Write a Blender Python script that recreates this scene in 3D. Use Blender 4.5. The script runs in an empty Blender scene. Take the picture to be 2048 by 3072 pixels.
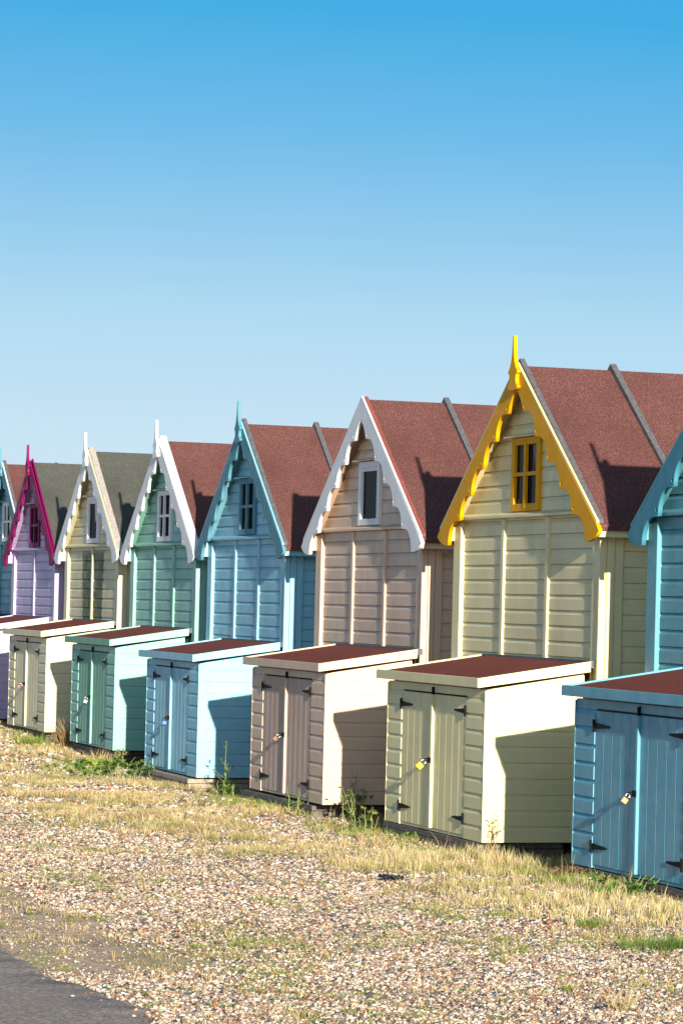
import bpy, math, random
import numpy as np
from mathutils import Vector, Matrix
random.seed(7); rng = np.random.default_rng(11)
C = bpy.context.scene.collection
R = math.radians

# ------------------------------------------------------------------ helpers
class MB:
    def __init__(s): s.v = []; s.f = []
    def add(s, vs, fs):
        b = len(s.v); s.v += [tuple(v) for v in vs]; s.f += [tuple(i + b for i in f) for f in fs]
    def box(s, x0, x1, y0, y1, z0, z1, M=None):
        vs = [(x0,y0,z0),(x1,y0,z0),(x1,y1,z0),(x0,y1,z0),(x0,y0,z1),(x1,y0,z1),(x1,y1,z1),(x0,y1,z1)]
        if M is not None: vs = [tuple(M @ Vector(v)) for v in vs]
        s.add(vs, [(0,3,2,1),(4,5,6,7),(0,1,5,4),(1,2,6,5),(2,3,7,6),(3,0,4,7)])
    def prism_y(s, poly, y0, y1):            # poly in (x,z), any order, extruded in y
        n = len(poly)
        s.add([(x,y0,z) for x,z in poly] + [(x,y1,z) for x,z in poly],
              [tuple(range(n)), tuple(range(2*n-1, n-1, -1))] + [(i, i+n, (i+1)%n+n, (i+1)%n) for i in range(n)])
    def prism_x(s, poly, x0, x1):            # poly in (y,z)
        n = len(poly)
        s.add([(x0,y,z) for y,z in poly] + [(x1,y,z) for y,z in poly],
              [tuple(range(n)), tuple(range(2*n-1, n-1, -1))] + [(i, i+n, (i+1)%n+n, (i+1)%n) for i in range(n)])
    def tube(s, pts, r, n=6):
        rings = []
        for i, p in enumerate(pts):
            p = Vector(p); a = Vector(pts[max(i-1,0)]); b = Vector(pts[min(i+1,len(pts)-1)])
            d = (b-a).normalized(); u = d.orthogonal().normalized(); w = d.cross(u)
            rr = r[i] if isinstance(r, (list,tuple)) else r
            rings.append([p + (u*math.cos(t)+w*math.sin(t))*rr for t in [2*math.pi*k/n for k in range(n)]])
        vs = [v for ring in rings for v in ring]; fs = []
        for i in range(len(pts)-1):
            for k in range(n): fs.append((i*n+k, i*n+(k+1)%n, (i+1)*n+(k+1)%n, (i+1)*n+k))
        fs += [tuple(range(n))[::-1], tuple((len(pts)-1)*n+k for k in range(n))]
        s.add(vs, fs)
    def build(s, name, mat, parent=None, bevel=0, smooth=False):
        me = bpy.data.meshes.new(name); me.from_pydata(s.v, [], s.f)
        import bmesh
        bm = bmesh.new(); bm.from_mesh(me); bmesh.ops.recalc_face_normals(bm, faces=bm.faces)
        if bevel: bmesh.ops.bevel(bm, geom=bm.edges[:], offset=bevel, segments=1, affect='EDGES', clamp_overlap=True)
        bm.to_mesh(me); bm.free()
        if smooth: me.polygons.foreach_set('use_smooth', [True]*len(me.polygons))
        me.materials.append(mat)
        o = bpy.data.objects.new(name, me); C.objects.link(o)
        if parent: o.parent = parent
        return o

def thing(name, label, cat, loc=(0,0,0), group=None):
    o = bpy.data.objects.new(name, None); C.objects.link(o); o.location = loc
    o.empty_display_size = .1
    o['label'] = label; o['category'] = cat
    if group: o['group'] = group
    return o
def tag(o, label=None, cat=None, group=None, kind=None):
    if label: o['label'] = label
    if cat: o['category'] = cat
    if group: o['group'] = group
    if kind: o['kind'] = kind
    return o

def boards(mb, mapf, lim, z0, z1, course=.1095, t=.014, caps=True, phase=0.):
    """horizontal shiplap: mapf(u, d, z) -> xyz, lim(z) -> (u0,u1); d = distance out of the wall"""
    z = z0 - phase
    while z < z1 - 1e-4:
        zt = z + course
        prof = [(0, z), (t, z+.0006), (t, zt-.032), (t*.90, zt-.030), (t*.30, zt-.0055), (t*.22, zt-.003), (.0, zt)]
        prof = [(d, min(max(q, z0), z1)) for d, q in prof]
        vs = []; n = len(prof)
        for d, q in prof:
            a, b = lim(q)
            if b < a: a = b = (a+b)/2
            vs += [mapf(a, d, q), mapf(b, d, q)]
        fs = [(2*i, 2*i+1, 2*i+3, 2*i+2) for i in range(n-1)]
        if caps: fs += [tuple(2*i for i in range(n)), tuple(2*i+1 for i in range(n))[::-1]]
        mb.add(vs, fs); z = zt

# ------------------------------------------------------------------ materials
def newmat(name):
    m = bpy.data.materials.new(name); m.use_nodes = True
    nt = m.node_tree; b = nt.nodes['Principled BSDF']; return m, nt, b
def node(nt, t, **kw):
    n = nt.nodes.new(t)
    for k, v in kw.items(): setattr(n, k, v)
    return n
def coords(nt): return node(nt, 'ShaderNodeTexCoord').outputs['Object']
def noise(nt, co, scale, detail=3, rough=.5, vec_scale=None):
    if vec_scale:
        mp = node(nt, 'ShaderNodeMapping'); mp.inputs['Scale'].default_value = vec_scale
        nt.links.new(co, mp.inputs['Vector']); co = mp.outputs['Vector']
    n = node(nt, 'ShaderNodeTexNoise'); n.inputs['Scale'].default_value = scale
    n.inputs['Detail'].default_value = detail; n.inputs['Roughness'].default_value = rough
    nt.links.new(co, n.inputs['Vector']); return n.outputs['Fac']
def ramp(nt, fac, stops, interp='LINEAR'):
    r = node(nt, 'ShaderNodeValToRGB'); r.color_ramp.interpolation = interp
    e = r.color_ramp.elements
    while len(e) > 1: e.remove(e[-1])
    e[0].position = stops[0][0]; e[0].color = (*stops[0][1], 1)
    for p, c in stops[1:]:
        q = e.new(p); q.color = (*c, 1)
    nt.links.new(fac, r.inputs['Fac']); return r.outputs['Color']
def mix(nt, fac, a, b, mode='MIX'):
    m = node(nt, 'ShaderNodeMix', data_type='RGBA', blend_type=mode)
    for s, v in ((m.inputs[0], fac), (m.inputs[6], a), (m.inputs[7], b)):
        if isinstance(v, (int, float)): s.default_value = v
        elif isinstance(v, tuple): s.default_value = (*v, 1)
        else: nt.links.new(v, s)
    return m.outputs[2]
def math_(nt, op, a, b=None, clamp=False):
    m = node(nt, 'ShaderNodeMath', operation=op, use_clamp=clamp)
    for s, v in ((m.inputs[0], a), (m.inputs[1], b)):
        if v is None: continue
        if isinstance(v, (int, float)): s.default_value = v
        else: nt.links.new(v, s)
    return m.outputs[0]
def bump(nt, b, h, strength=.2, dist=.01):
    n = node(nt, 'ShaderNodeBump'); n.inputs['Strength'].default_value = strength; n.inputs['Distance'].default_value = dist
    nt.links.new(h, n.inputs['Height']); nt.links.new(n.outputs['Normal'], b.inputs['Normal'])

def paint(name, rgb, rough=.42, wear=.5, spec=.22):
    rgb = tuple(.81*c**1.13 for c in rgb)
    m, nt, b = newmat(name); co = coords(nt)
    dark = tuple(c*.86 for c in rgb)
    n1 = noise(nt, co, 1.7, 4)
    col = ramp(nt, n1, [(.32, dark), (.62, rgb)])
    streak = noise(nt, co, 5, 4, .6, (6, 6, .5))
    grime = tuple(c*.72*k for c, k in zip(rgb, (1, .98, .9)))
    col = mix(nt, math_(nt, 'MULTIPLY', ramp(nt, streak, [(.56,(0,0,0)), (.75,(1,1,1))]), wear*.45), col, grime)
    speck = noise(nt, co, 55, 2, .5)
    col = mix(nt, math_(nt, 'MULTIPLY', ramp(nt, speck, [(.74,(0,0,0)), (.80,(1,1,1))]), .35), col, tuple(min(1, c*1.2+.06) for c in rgb))
    nt.links.new(col, b.inputs['Base Color'])
    r = ramp(nt, noise(nt, co, 9, 3), [(.3, (rough*.8,)*3), (.7, (rough*1.35,)*3)])
    nt.links.new(r, b.inputs['Roughness']); b.inputs['Specular IOR Level'].default_value = spec
    bump(nt, b, noise(nt, co, 30, 5, .6, (1, 1, 3)), .12, .004)
    return m
def felt(name, c1, c2, c3):
    m, nt, b = newmat(name); co = coords(nt)
    c1, c2, c3 = [tuple(.80*v for v in c) for c in (c1, c2, c3)]
    n = noise(nt, co, 95, 3, .75)
    col = ramp(nt, n, [(.30, c1), (.50, c2), (.66, c3), (.74, tuple(min(1, c*1.7+.06) for c in c3))])
    col = mix(nt, ramp(nt, noise(nt, co, 2.2, 5, .6), [(.40,(0,0,0)), (.72,(.42,)*3)]), col, tuple(c*.62 for c in c2))
    nt.links.new(col, b.inputs['Base Color']); b.inputs['Roughness'].default_value = .93
    b.inputs['Specular IOR Level'].default_value = .15
    bump(nt, b, n, .5, .004); return m
def wood(name, c1, c2):
    m, nt, b = newmat(name); co = coords(nt)
    c1, c2 = [tuple(.80*v for v in c) for c in (c1, c2)]
    n = noise(nt, co, 6, 6, .65, (1.2, 9, 9))
    col = ramp(nt, n, [(.3, c1), (.7, c2)])
    nt.links.new(col, b.inputs['Base Color']); b.inputs['Roughness'].default_value = .85
    bump(nt, b, n, .4, .006); return m
def plain(name, rgb, rough=.5, metal=0., spec=.5):
    m, nt, b = newmat(name); co = coords(nt)
    col = ramp(nt, noise(nt, co, 25, 3), [(.3, tuple(c*.75 for c in rgb)), (.7, rgb)])
    nt.links.new(col, b.inputs['Base Color']); b.inputs['Roughness'].default_value = rough
    b.inputs['Metallic'].default_value = metal; b.inputs['Specular IOR Level'].default_value = spec; return m
def attrmat(name, rough=.7, spec=.3, trans=0.):
    m, nt, b = newmat(name)
    a = node(nt, 'ShaderNodeAttribute', attribute_name='tint')
    nt.links.new(a.outputs['Color'], b.inputs['Base Color']); b.inputs['Roughness'].default_value = rough
    b.inputs['Specular IOR Level'].default_value = spec
    if trans:
        t = node(nt, 'ShaderNodeBsdfTranslucent'); nt.links.new(a.outputs['Color'], t.inputs['Color'])
        ms = node(nt, 'ShaderNodeMixShader'); ms.inputs[0].default_value = trans
        nt.links.new(b.outputs[0], ms.inputs[1]); nt.links.new(t.outputs[0], ms.inputs[2])
        nt.links.new(ms.outputs[0], nt.nodes['Material Output'].inputs['Surface'])
    return m

COL = dict(cream=(.83,.76,.45), pink=(.73,.55,.415), blue=(.31,.62,.76), green=(.30,.58,.50),
           straw=(.74,.70,.48), lilac=(.58,.50,.72), teal=(.17,.44,.56), sea=(.15,.39,.46))
P = {k: paint('paint_'+k, v) for k, v in COL.items()}
P['pink_worn'] = paint('paint_pink_worn', (.60,.47,.40), .6, 2., .1); P['green_worn'] = paint('paint_green_worn', (.27,.50,.40), .6, 2.2, .1)
P['yellow'] = paint('paint_ochre_yellow', (.84,.44,.004), .5, .2, .06)
P['white'] = paint('paint_white', (.84,.86,.89), .4)
P['magenta'] = paint('paint_magenta', (.26,.012,.12), .5, .3, .08)
P['tealtrim'] = paint('paint_teal_trim', (.09,.31,.41), .5, .3, .08)
P['seatrim'] = paint('paint_sea_trim', (.13,.32,.40), .5, .3, .08)
P['oldwhite'] = paint('paint_old_white', (.78,.74,.66), .5, 1.)
red_felt = felt('roof_felt_red', (.075,.024,.021), (.128,.054,.049), (.30,.135,.115))
locker_felt = felt('locker_felt_red', (.13,.027,.019), (.21,.049,.034), (.29,.085,.062))
dark_felt = felt('roof_felt_dark', (.040,.042,.036), (.086,.088,.076), (.17,.175,.155))
grey_wood = wood('weathered_wood', (.06,.06,.07), (.16,.16,.175))
pale_wood = wood('pale_weathered_wood', (.28,.25,.22), (.55,.50,.45))
base_wood = wood('base_timber', (.22,.17,.12), (.48,.40,.31))
dark_base = wood('dark_base_timber', (.07,.06,.05), (.17,.15,.13))
red_edge = felt('felt_edge', (.17,.045,.035), (.27,.08,.06), (.36,.13,.10))
black_iron = plain('black_iron', (.008,.008,.009), .6, 0., .08)
steel = plain('steel', (.5,.5,.5), .3, 1.)
brass = plain('brass', (.42,.27,.12), .45, .4); old_brass = plain('tarnished_brass', (.20,.11,.06), .6, .3)
yellow_pl = plain('yellow_plastic', (.85,.60,.01), .4)
blue_pl = plain('blue_plastic', (.03,.16,.40), .4)
dark_in = plain('dark_interior', (.02,.018,.016), .9)
glass, gnt, gb = newmat('window_glass')
gb.inputs['Base Color'].default_value = (.006,.008,.008,1); gb.inputs['Roughness'].default_value = .08; gb.inputs['Specular IOR Level'].default_value = .12
gcol = ramp(gnt, noise(gnt, coords(gnt), 3, 3, .5, (8,1,.6)), [(.55,(.004,.006,.006)), (.75,(.03,.03,.027))])
gnt.links.new(gcol, gb.inputs['Base Color']); gb.inputs['Specular IOR Level'].default_value = 0.
gg = node(gnt, 'ShaderNodeBsdfGlossy'); gg.inputs['Roughness'].default_value = .05
gm_ = node(gnt, 'ShaderNodeMixShader'); gm_.inputs[0].default_value = .045
gd = node(gnt, 'ShaderNodeBsdfDiffuse'); gnt.links.new(gcol, gd.inputs['Color'])
gnt.links.new(gd.outputs[0], gm_.inputs[1]); gnt.links.new(gg.outputs[0], gm_.inputs[2]); gnt.links.new(gm_.outputs[0], gnt.nodes['Material Output'].inputs['Surface'])

# green algae run-off on the straw-coloured hut: a stain with a shape of its own
def algae():
    m = paint('paint_straw_algae', COL['straw']); nt = m.node_tree; b = nt.nodes['Principled BSDF']
    src = b.inputs['Base Color'].links[0].from_socket
    co = coords(nt); sp = node(nt, 'ShaderNodeSeparateXYZ'); nt.links.new(co, sp.inputs[0])
    x = math_(nt, 'ABSOLUTE', math_(nt, 'SUBTRACT', sp.outputs['X'], -.02))
    z = sp.outputs['Z']
    # half width grows a little with height
    edge = math_(nt, 'SUBTRACT', math_(nt, 'ADD', math_(nt, 'MULTIPLY', z, .16), .44), x)
    edge = math_(nt, 'ADD', edge, math_(nt, 'MULTIPLY', math_(nt, 'SUBTRACT', noise(nt, co, 3, 5, .6, (3,1,.7)), .5), .55))
    e = math_(nt, 'MULTIPLY', edge, 9, True)
    top = math_(nt, 'MULTIPLY', math_(nt, 'SUBTRACT', 2.26, z), 14, True)
    st = ramp(nt, noise(nt, co, 5, 4, .6, (2.6,1,.45)), [(.22,(0,0,0)), (.38,(1,1,1))])
    f = math_(nt, 'MULTIPLY', math_(nt, 'MULTIPLY', e, top), st)
    al = ramp(nt, noise(nt, co, 4, 3, .5, (5,1,1)), [(.38,(.012,.020,.0)), (.62,(.085,.115,.0))])
    nt.links.new(mix(nt, math_(nt, 'MULTIPLY', f, .93), src, al), b.inputs['Base Color'])
    b.inputs['Specular IOR Level'].default_value = .08
    return m
P['algae'] = algae()

# ------------------------------------------------------------------ terrain height
def smooth(a, b, x):
    t = np.clip((x-a)/(b-a), 0, 1); return t*t*(3-2*t)
def gz(x, y):
    x = np.asarray(x, float); y = np.asarray(y, float)
    h = -.105 + .0*x
    h = h + .12*smooth(-11.5, -17., x)                       # rises towards the far huts
    h = h + .035*smooth(2.0, 6.0, x)*smooth(-1.4, -.1, y)
    h = h - .045*np.exp(-((x+8.0)/2.2)**2)*smooth(-.9, -.05, y)
    bump_ = .016*np.sin(1.9*x+.7*y)*np.cos(1.3*y-.6*x) + .007*np.sin(5.1*x-2.2*y+1.)*np.sin(4.3*y+.8*x)
    away = smooth(-4.3, -3.7, y)
    return h + bump_*away

# ------------------------------------------------------------------ bargeboard profile
# outer edge straight; inner edge with five scallops; (h, z): distance from the centre line, height
INNER = [(.0,3.200),(.085,3.168),(.14,3.12),(.185,3.075),(.205,3.044),(.232,3.036),(.32,3.036)]
def scallops():
    pts = [(0.,3.205),(.07,3.178),(.13,3.130),(.175,3.085),(.20,3.044),(.31,3.038)]
    ends = [(.20,3.044),(.523,2.850),(.85,2.658),(1.185,2.461),(1.50,2.275),(1.83,2.087)]
    for k in range(5):
        h0, z0 = ends[k][0]+.105, ends[k][1]-.004
        h1, z1 = ends[k+1]
        for j in range(1, 8):
            a = j/7*math.pi/2
            pts.append((h0+(h1-h0)*math.sin(a), z1+(z0-z1)*math.cos(a)))
        if k < 4: pts.append((h1+.105, z1-.006))
    pts += [(1.90,2.080),(1.99,2.090),(2.075,2.112),(2.155,2.150)]
    return pts
def barge_mesh(name, sx, side, apex=3.395, xs=1.0):
    """curve with screw holes -> mesh, 28 mm thick"""
    pts = scallops() + [(2.08,2.205), (0., apex)]
    cu = bpy.data.curves.new('tmp', 'CURVE'); cu.dimensions = '2D'; cu.fill_mode = 'BOTH'; cu.extrude = .013; cu.bevel_depth = .0018; cu.bevel_resolution = 0
    def spl(ps):
        s = cu.splines.new('POLY'); s.points.add(len(ps)-1)
        for p, q in zip(s.points, ps): p.co = (side*q[0]*sx, q[1], 0, 1)
        s.use_cyclic_u = True
    spl(pts)
    for h, z in ((.235,3.075),(.56,2.884),(.885,2.693),(1.215,2.496),(1.535,2.312)):
        spl([(h+.020*math.cos(a), z+.014*math.sin(a)) for a in [2*math.pi*k/10 for k in range(10)]])
    ob = bpy.data.objects.new('tmp', cu); C.objects.link(ob)
    dg = bpy.context.evaluated_depsgraph_get()
    me = bpy.data.meshes.new_from_object(ob.evaluated_get(dg)); me.name = name
    bpy.data.objects.remove(ob); bpy.data.curves.remove(cu)
    M = Matrix(((1,0,0,0),(0,0,-1,0),(0,1,0,0),(0,0,0,1)))    # x,y -> x,z
    me.transform(M); me.materials.clear(); return me

S_ROOF = .572
def hut(name, label, cx, hw, hb, dz, wall, trim, roof, dy=0., bays=3, finial=True, window='cross', batten='dark', wcol=None, front=None, edge=None, skew=0., winx=-.005):
    t = thing('beach_hut', label, 'beach hut', (cx, dy, dz), 'beach huts standing in a row')
    W = P[wall]; T = P[trim]; FR = P[front] if front else W; WT = P[wcol] if wcol else T
    y0 = .76; D = 3.3; g = -.12-dz; s = hb/2.15; sl = S_ROOF/s
    ridge = 3.385; eave_h = 2.08*s
    roofz = lambda x: ridge - sl*abs(x)
    under = lambda z: (ridge-.066-z)/sl
    # --- wall
    mb = MB()
    zt = roofz(hw)-.06
    mb.box(-hw+.012, hw-.012, y0+.012, y0+D, g, zt)
    mb.prism_y([(-hw+.012, zt), (hw-.012, zt), (0, ridge-.062)], y0+.012, y0+D)
    # right-hand side boards (+X) and left side
    boards(mb, lambda u, d, z: (hw-.012+d, u, z), lambda z: (y0+.13, y0+D), g, zt, phase=.05)
    boards(mb, lambda u, d, z: (-hw+.012-d, u, z), lambda z: (y0+.13, y0+D), g, zt, phase=.05)
    wobj = mb.build('wall', W, t)
    # front cladding between posts
    post = .20
    if bays == 3: cent = [-.715*hw/1.93*1.0+.10, .60*hw/1.93]
    fb = MB()
    xs = [(-hw+post, None)]
    inner0, inner1 = -hw+post, hw-post
    MW = .075; wb = (inner1-inner0-(bays-1)*MW)/bays
    segs = []; mull = []
    x = inner0
    for k in range(bays):
        segs.append((x, x+wb)); x += wb
        if k < bays-1: mull.append((x, x+MW)); x += MW
    for a, b in segs:
        boards(fb, lambda u, d, z: (u, y0+.012-d, z), lambda z, a=a, b=b: (a, b), g, 2.275, phase=.03, t=.016)
    fb.build('front_boards', FR, t)
    gb_ = MB()
    def glim(z):
        h = under(z); return (-h, h)
    boards(gb_, lambda u, d, z: (u, y0+.012-d, z), glim, 2.318, ridge-.07, t=.014, phase=.01)
    gb_.build('gable_boards', W, t)
    ptop = lambda x: min(2.270, roofz(x)-.062)
    p = MB(); p.prism_y([(-hw-.004, g), (-hw+post, g), (-hw+post, ptop(-hw+post)), (-hw-.004, ptop(hw+.004))], y0-.034, y0+.04); p.build('corner_post', W, t, .003)
    p = MB(); p.prism_y([(hw-post, g), (hw-.022, g), (hw-.022, ptop(hw)), (hw-post, ptop(hw-post))], y0-.020, y0+.04); p.box(hw-.020, hw+.010, y0-.030, y0+.02, g, ptop(hw+.012)); p.build('corner_post', W, t, .003)
    for a, b in mull:
        p = MB(); p.box(a, b, y0-.020, y0+.02, g, 2.272); p.build('cover_strip', W, t, .003)
    p = MB(); p.prism_x([(y0-.004,2.274),(y0-.052,2.278),(y0-.052,2.296),(y0-.004,2.320)], -under(2.33), under(2.33)); p.build('rail', W, t)
    # corner boards on the right side wall, with a joint between them
    p = MB()
    p.box(hw-.010, hw+.018, y0+.022, y0+.075, g, zt); p.box(hw-.010, hw+.014, y0+.078, y0+.138, g, zt)
    p.build('corner_board', W, t, .002)
    # --- eave boxes
    for sd in (-1, 1):
        p = MB(); a = sd*(hw-.01); b = sd*(eave_h-.03)
        zb = roofz(eave_h)-.085
        p.prism_y([(a, zb+.01), (b, zb), (b, roofz(b)-.058), (a, roofz(a)-.06)], y0-.082, y0+D+.04)
        p.build('eave_box', W if trim != 'seatrim' else P['blue'], t)
    # --- roof
    rf = MB(); th = .04
    yb0, yb1 = y0-.080, y0+D+.10; rb0 = yb0+.006
    for sd in (-1, 1):
        e = sd*eave_h
        rf.prism_y([(0, ridge), (e, roofz(e)), (e, roofz(e)-th), (0, ridge-th)], rb0, yb1)
    robj = rf.build('roof', roof, t)
    for sd in (-1, 1):
        e = sd*(eave_h-.02); q = MB()
        q.prism_y([(0, ridge-th-.002), (e, roofz(e)-th-.002), (e, roofz(e)-th-.014), (0, ridge-th-.014)], yb0-.001, y0+.0115)
        q.build('soffit', W if trim != 'yellow' else P['cream'], t)
    yb = y0-.108
    def bat(y_a, y_b, hgt, mat, nm='batten', over=.02):
        for sd in (-1, 1):
            e = sd*(eave_h-.012)
            q = MB(); q.prism_y([(0, ridge+hgt+over), (e, roofz(e)+hgt), (e, roofz(e)+.002), (0, ridge+.002)], y_a, y_b)
            q.build(nm, mat, robj, .002)
    if batten == 'dark': bat(yb+.0195, yb0+.030, .034, grey_wood)
    if batten == 'white': bat(yb+.0195, yb0+.060, .036, P['white'])
    if batten == 'pale': bat(yb+.0195, yb0+.060, .034, pale_wood)
    if batten == 'felt': bat(yb+.0195, yb0+.030, .026, red_edge, 'felt_edge', 0)
    if batten == 'trim': bat(yb0+.004, yb0+.024, .028, T)
    if batten != 'pale' and roof is red_felt and batten != 'white': bat(y0+.60, y0+.645, .030, grey_wood)
    # --- bargeboards, verge strip, finial
    yb = y0-.108
    for sd in (-1, 1):
        me = barge_mesh('bargeboard', s, sd, 3.395); me.materials.append(T)
        o = bpy.data.objects.new('bargeboard', me); C.objects.link(o); o.parent = t; o.location = (0, yb+.014, 0)
        q = MB(); e = sd*eave_h
        q.prism_y([(0, ridge+.026), (e*1.006, roofz(e)+.026), (e*1.006, roofz(e)+.012), (0, ridge+.012)], yb+.001, yb+.019)
        q.build('verge_strip', P[edge] if edge else W, t)
    if finial:
        q = MB()
        half = [(.008,3.603),(.013,3.590),(.018,3.52),(.028,3.46),(.045,3.41),(.075,3.37),(.112,3.345),(.112,3.328),(.088,3.318),(.078,3.290),(.082,3.262),(.098,3.245),(.118,3.236),(.122,3.224),(.108,3.212),(.075,3.204),(.03,3.200)]
        poly = [(h*1.05, z+.0) for h, z in half] + [(-h*1.05, z) for h, z in half[::-1]]
        q.prism_y(poly, yb-.030, yb-.002); q.build('finial', T, t, .002)
    # --- window
    wx0, wx1, wz0, wz1 = -.37+winx, .37+winx, 2.322, 2.865
    yw = y0-.026
    q = MB(); f = .080; fz = .055
    q.box(wx0, wx0+f, yw, y0+.01, wz0, wz1); q.box(wx1-f, wx1, yw, y0+.01, wz0, wz1)
    q.box(wx0+f, wx1-f, yw, y0+.01, wz0, wz0+fz); q.box(wx0+f, wx1-f, yw, y0+.01, wz1-fz, wz1)
    win = q.build('window', WT, t, .003)
    q = MB(); q.box(wx0+f+.002, wx1-f-.002, y0-.003, y0+.002, wz0+fz, wz1-fz); q.build('pane', glass, win)
    q = MB(); q.prism_x([(y0-.004, wz1+.028), (y0-.062, wz1+.010), (y0-.062, wz1+.002), (y0-.004, wz1+.004)], wx0-.10, wx1+.02); q.build('drip_ledge', W, win)
    if window == 'cross':
        q = MB(); xm = (wx0+wx1)/2; zm = (wz0+wz1)/2
        q.box(xm-.026, xm+.026, yw-.004, y0-.008, wz0+.02, wz1-.03)
        q.box(wx0+.03, xm-.027, yw-.003, y0-.009, zm-.014, zm+.014); q.box(xm+.027, wx1-.03, yw-.003, y0-.009, zm-.014, zm+.014)
        q.build('glazing_bar', WT, win)
    else:
        q = MB(); b_ = .03
        q.box(wx0+f+.001, wx0+f+b_, y0-.02, y0-.004, wz0+fz+.001, wz1-fz-.001); q.box(wx1-f-b_, wx1-f-.001, y0-.02, y0-.004, wz0+fz+.001, wz1-fz-.001)
        q.box(wx0+f+b_, wx1-f-b_, y0-.02, y0-.004, wz1-fz-b_, wz1-fz-.001); q.build('sash', WT, win)
        if window == 'curtain':
            q = MB(); q.prism_y([(.08,2.80),(.20,2.80),(.19,2.62),(.14,2.56)], y0-.012, y0-.006); q.build('curtain', P['oldwhite'], win)
    if window == 'cross' and wall == 'cream':
        q = MB(); q.prism_y([(.14,2.80),(.245,2.80),(.235,2.70),(.205,2.64),(.17,2.72)], y0-.0075, y0-.0045); q.build('curtain', plain('net_curtain', (.16,.17,.15), .9), win)
    return t

def locker(label, x0, x1, z0, wall, dy=0., y_back=.70, rooftop=None, key=0):
    w = x1-x0; t = thing('storage_locker', label, 'storage locker', (x0, dy, z0), 'storage lockers in front of the beach huts')
    W = P[wall]; DM = P.get(wall+'_worn', W); H = 1.055; k = w/2.726
    sl = (1.245-1.118)/.77; topz = lambda y: 1.045+sl*y      # underside of roof over the wall
    xa, xb = .43*k, w-.49*k; xm = (xa+xb)/2
    mb = MB()
    mb.prism_x([(.03, .0), (.03, topz(.03)), (y_back-.02, topz(y_back)), (y_back-.02, .0)], .012, w-.012)
    mb.box(.0, xa, .002, .05, 0, H-.01); mb.box(xb, w, .002, .05, 0, H-.01)
    mb.box(xa-.001, xb+.001, -.006, .04, .992, H-.01)
    mb.box(xa, xb, -.002, .04, 0, .018)
    boards(mb, lambda u, d, z: (u, .002-d, z), lambda z: (0.001, xa-.004), .0, .985, t=.016)
    boards(mb, lambda u, d, z: (u, .002-d, z), lambda z: (xb+.004, w-.001), .0, .985, t=.016)
    mb.box(-.001, xa-.0005, -.0055, .001, .985, H-.012); mb.box(xb+.0005, w+.001, -.0055, .001, .985, H-.012)
    for X, sg in ((w-.012, 1), (.012, -1)):
        boards(mb, lambda u, d, z, X=X, sg=sg: (X+sg*d*.75, u, z), lambda z: (max(.012, (z-1.045)/sl), y_back-.02), 0, topz(y_back)-.004, caps=False)
    mb.box(w-.012, w+.0015, -.0155, .010, 0, H-.02); mb.box(-.0015, .012, -.0155, .010, 0, H-.02)
    mb.box(w-.012, w+.0035, y_back-.045, y_back-.02, 0, topz(y_back)-.01)
    mb.build('wall', W, t)
    # doors with V grooves
    for n_, (a, b) in enumerate(((xa+.004, xm-.002), (xm+.002, xb-.004))):
        d = MB(); ys = -.008; prof = [(a, ys+.03), (a, ys)]
        nb = 5; pit = (b-a)/nb
        for i in range(1, nb):
            c = a+pit*i; prof += [(c-.007, ys), (c, ys+.008), (c+.007, ys)]
        prof += [(b, ys), (b, ys+.03)]
        z_a, z_b = .022, .978
        vs = [(x, y, z_a) for x, y in prof] + [(x, y, z_b) for x, y in prof]; n = len(prof)
        d.add(vs, [(i, i+1, i+1+n, i+n) for i in range(n-1)] + [tuple(range(n)), tuple(range(2*n-1, n-1, -1))])
        dr = d.build('door', DM, t)
        for zz in (.885, .135):
            h = MB(); sd = 1 if n_ == 0 else -1; e = a if n_ == 0 else b
            h.box(min(e-sd*.018, e+sd*.004), max(e-sd*.018, e+sd*.004), -.026, -.016, zz-.038, zz+.038)
            h.prism_y([(e+sd*.005, zz+.019), (e+sd*.30*k, zz+.006), (e+sd*.30*k, zz-.006), (e+sd*.005, zz-.020)], -.019, -.0125)
            h.tube([(e+sd*.001, -.024, zz-.04), (e+sd*.001, -.024, zz+.04)], .006, 6)
            h.build('hinge', black_iron, dr)
    c = MB(); c.box(xm-.022, xm+.022, -.028, -.006, .020, .976); c.build('cover_strip', W, t, .003)
    l = MB(); l.box(xm-.012, xm+.008, -.024, -.007, .955, 1.03); l.box(xa+.05, xb-.05, -.0065, -.002, .981, .990); l.build('latch_and_gap_shade', black_iron, t)  # pin latch, plus a black strip standing in for shade in the door-top gap
    h = MB(); h.box(xm-.045, xm+.030, -.036, -.0285, .487, .525); h.tube([(xm-.03, -.034, .512), (xm-.03, -.062, .514), (xm-.03, -.062, .498), (xm-.03, -.034, .498)], .005, 6)
    h.build('hasp', black_iron, t)
    # roof, fascia boards
    rt = MB(); F = .05
    rt.prism_x([(-.07, 1.114), (y_back+.005, 1.114+sl*(y_back+.075)), (y_back+.005, 1.085+sl*(y_back+.075)), (-.07, 1.085)], -F, w+F)
    r_ = rt.build('roof', rooftop or locker_felt, t)
    f = MB()
    f.prism_x([(-.088, 1.060), (-.088, 1.124), (-.071, 1.126), (-.071, 1.058)], -F-.018, w+F+.018); f.build('fascia', DM if wall == 'green' else W, r_, .0015)
    for X in (w+F+.001, -F-.018):
        f = MB(); f.prism_x([(-.0705, 1.060), (-.0705, 1.126), (y_back+.006, 1.126+sl*(y_back+.0765)), (y_back+.006, 1.052+sl*(y_back+.0765))], X, X+.017); f.build('fascia', W, r_, .0015)
    f = MB(); zb = 1.114+sl*(y_back+.075); f.box(-F, w+F, y_back+.008, y_back+.050, zb-.035, zb+.016); f.build('flashing', grey_wood, r_)
    return t, x0+xm, z0

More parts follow.
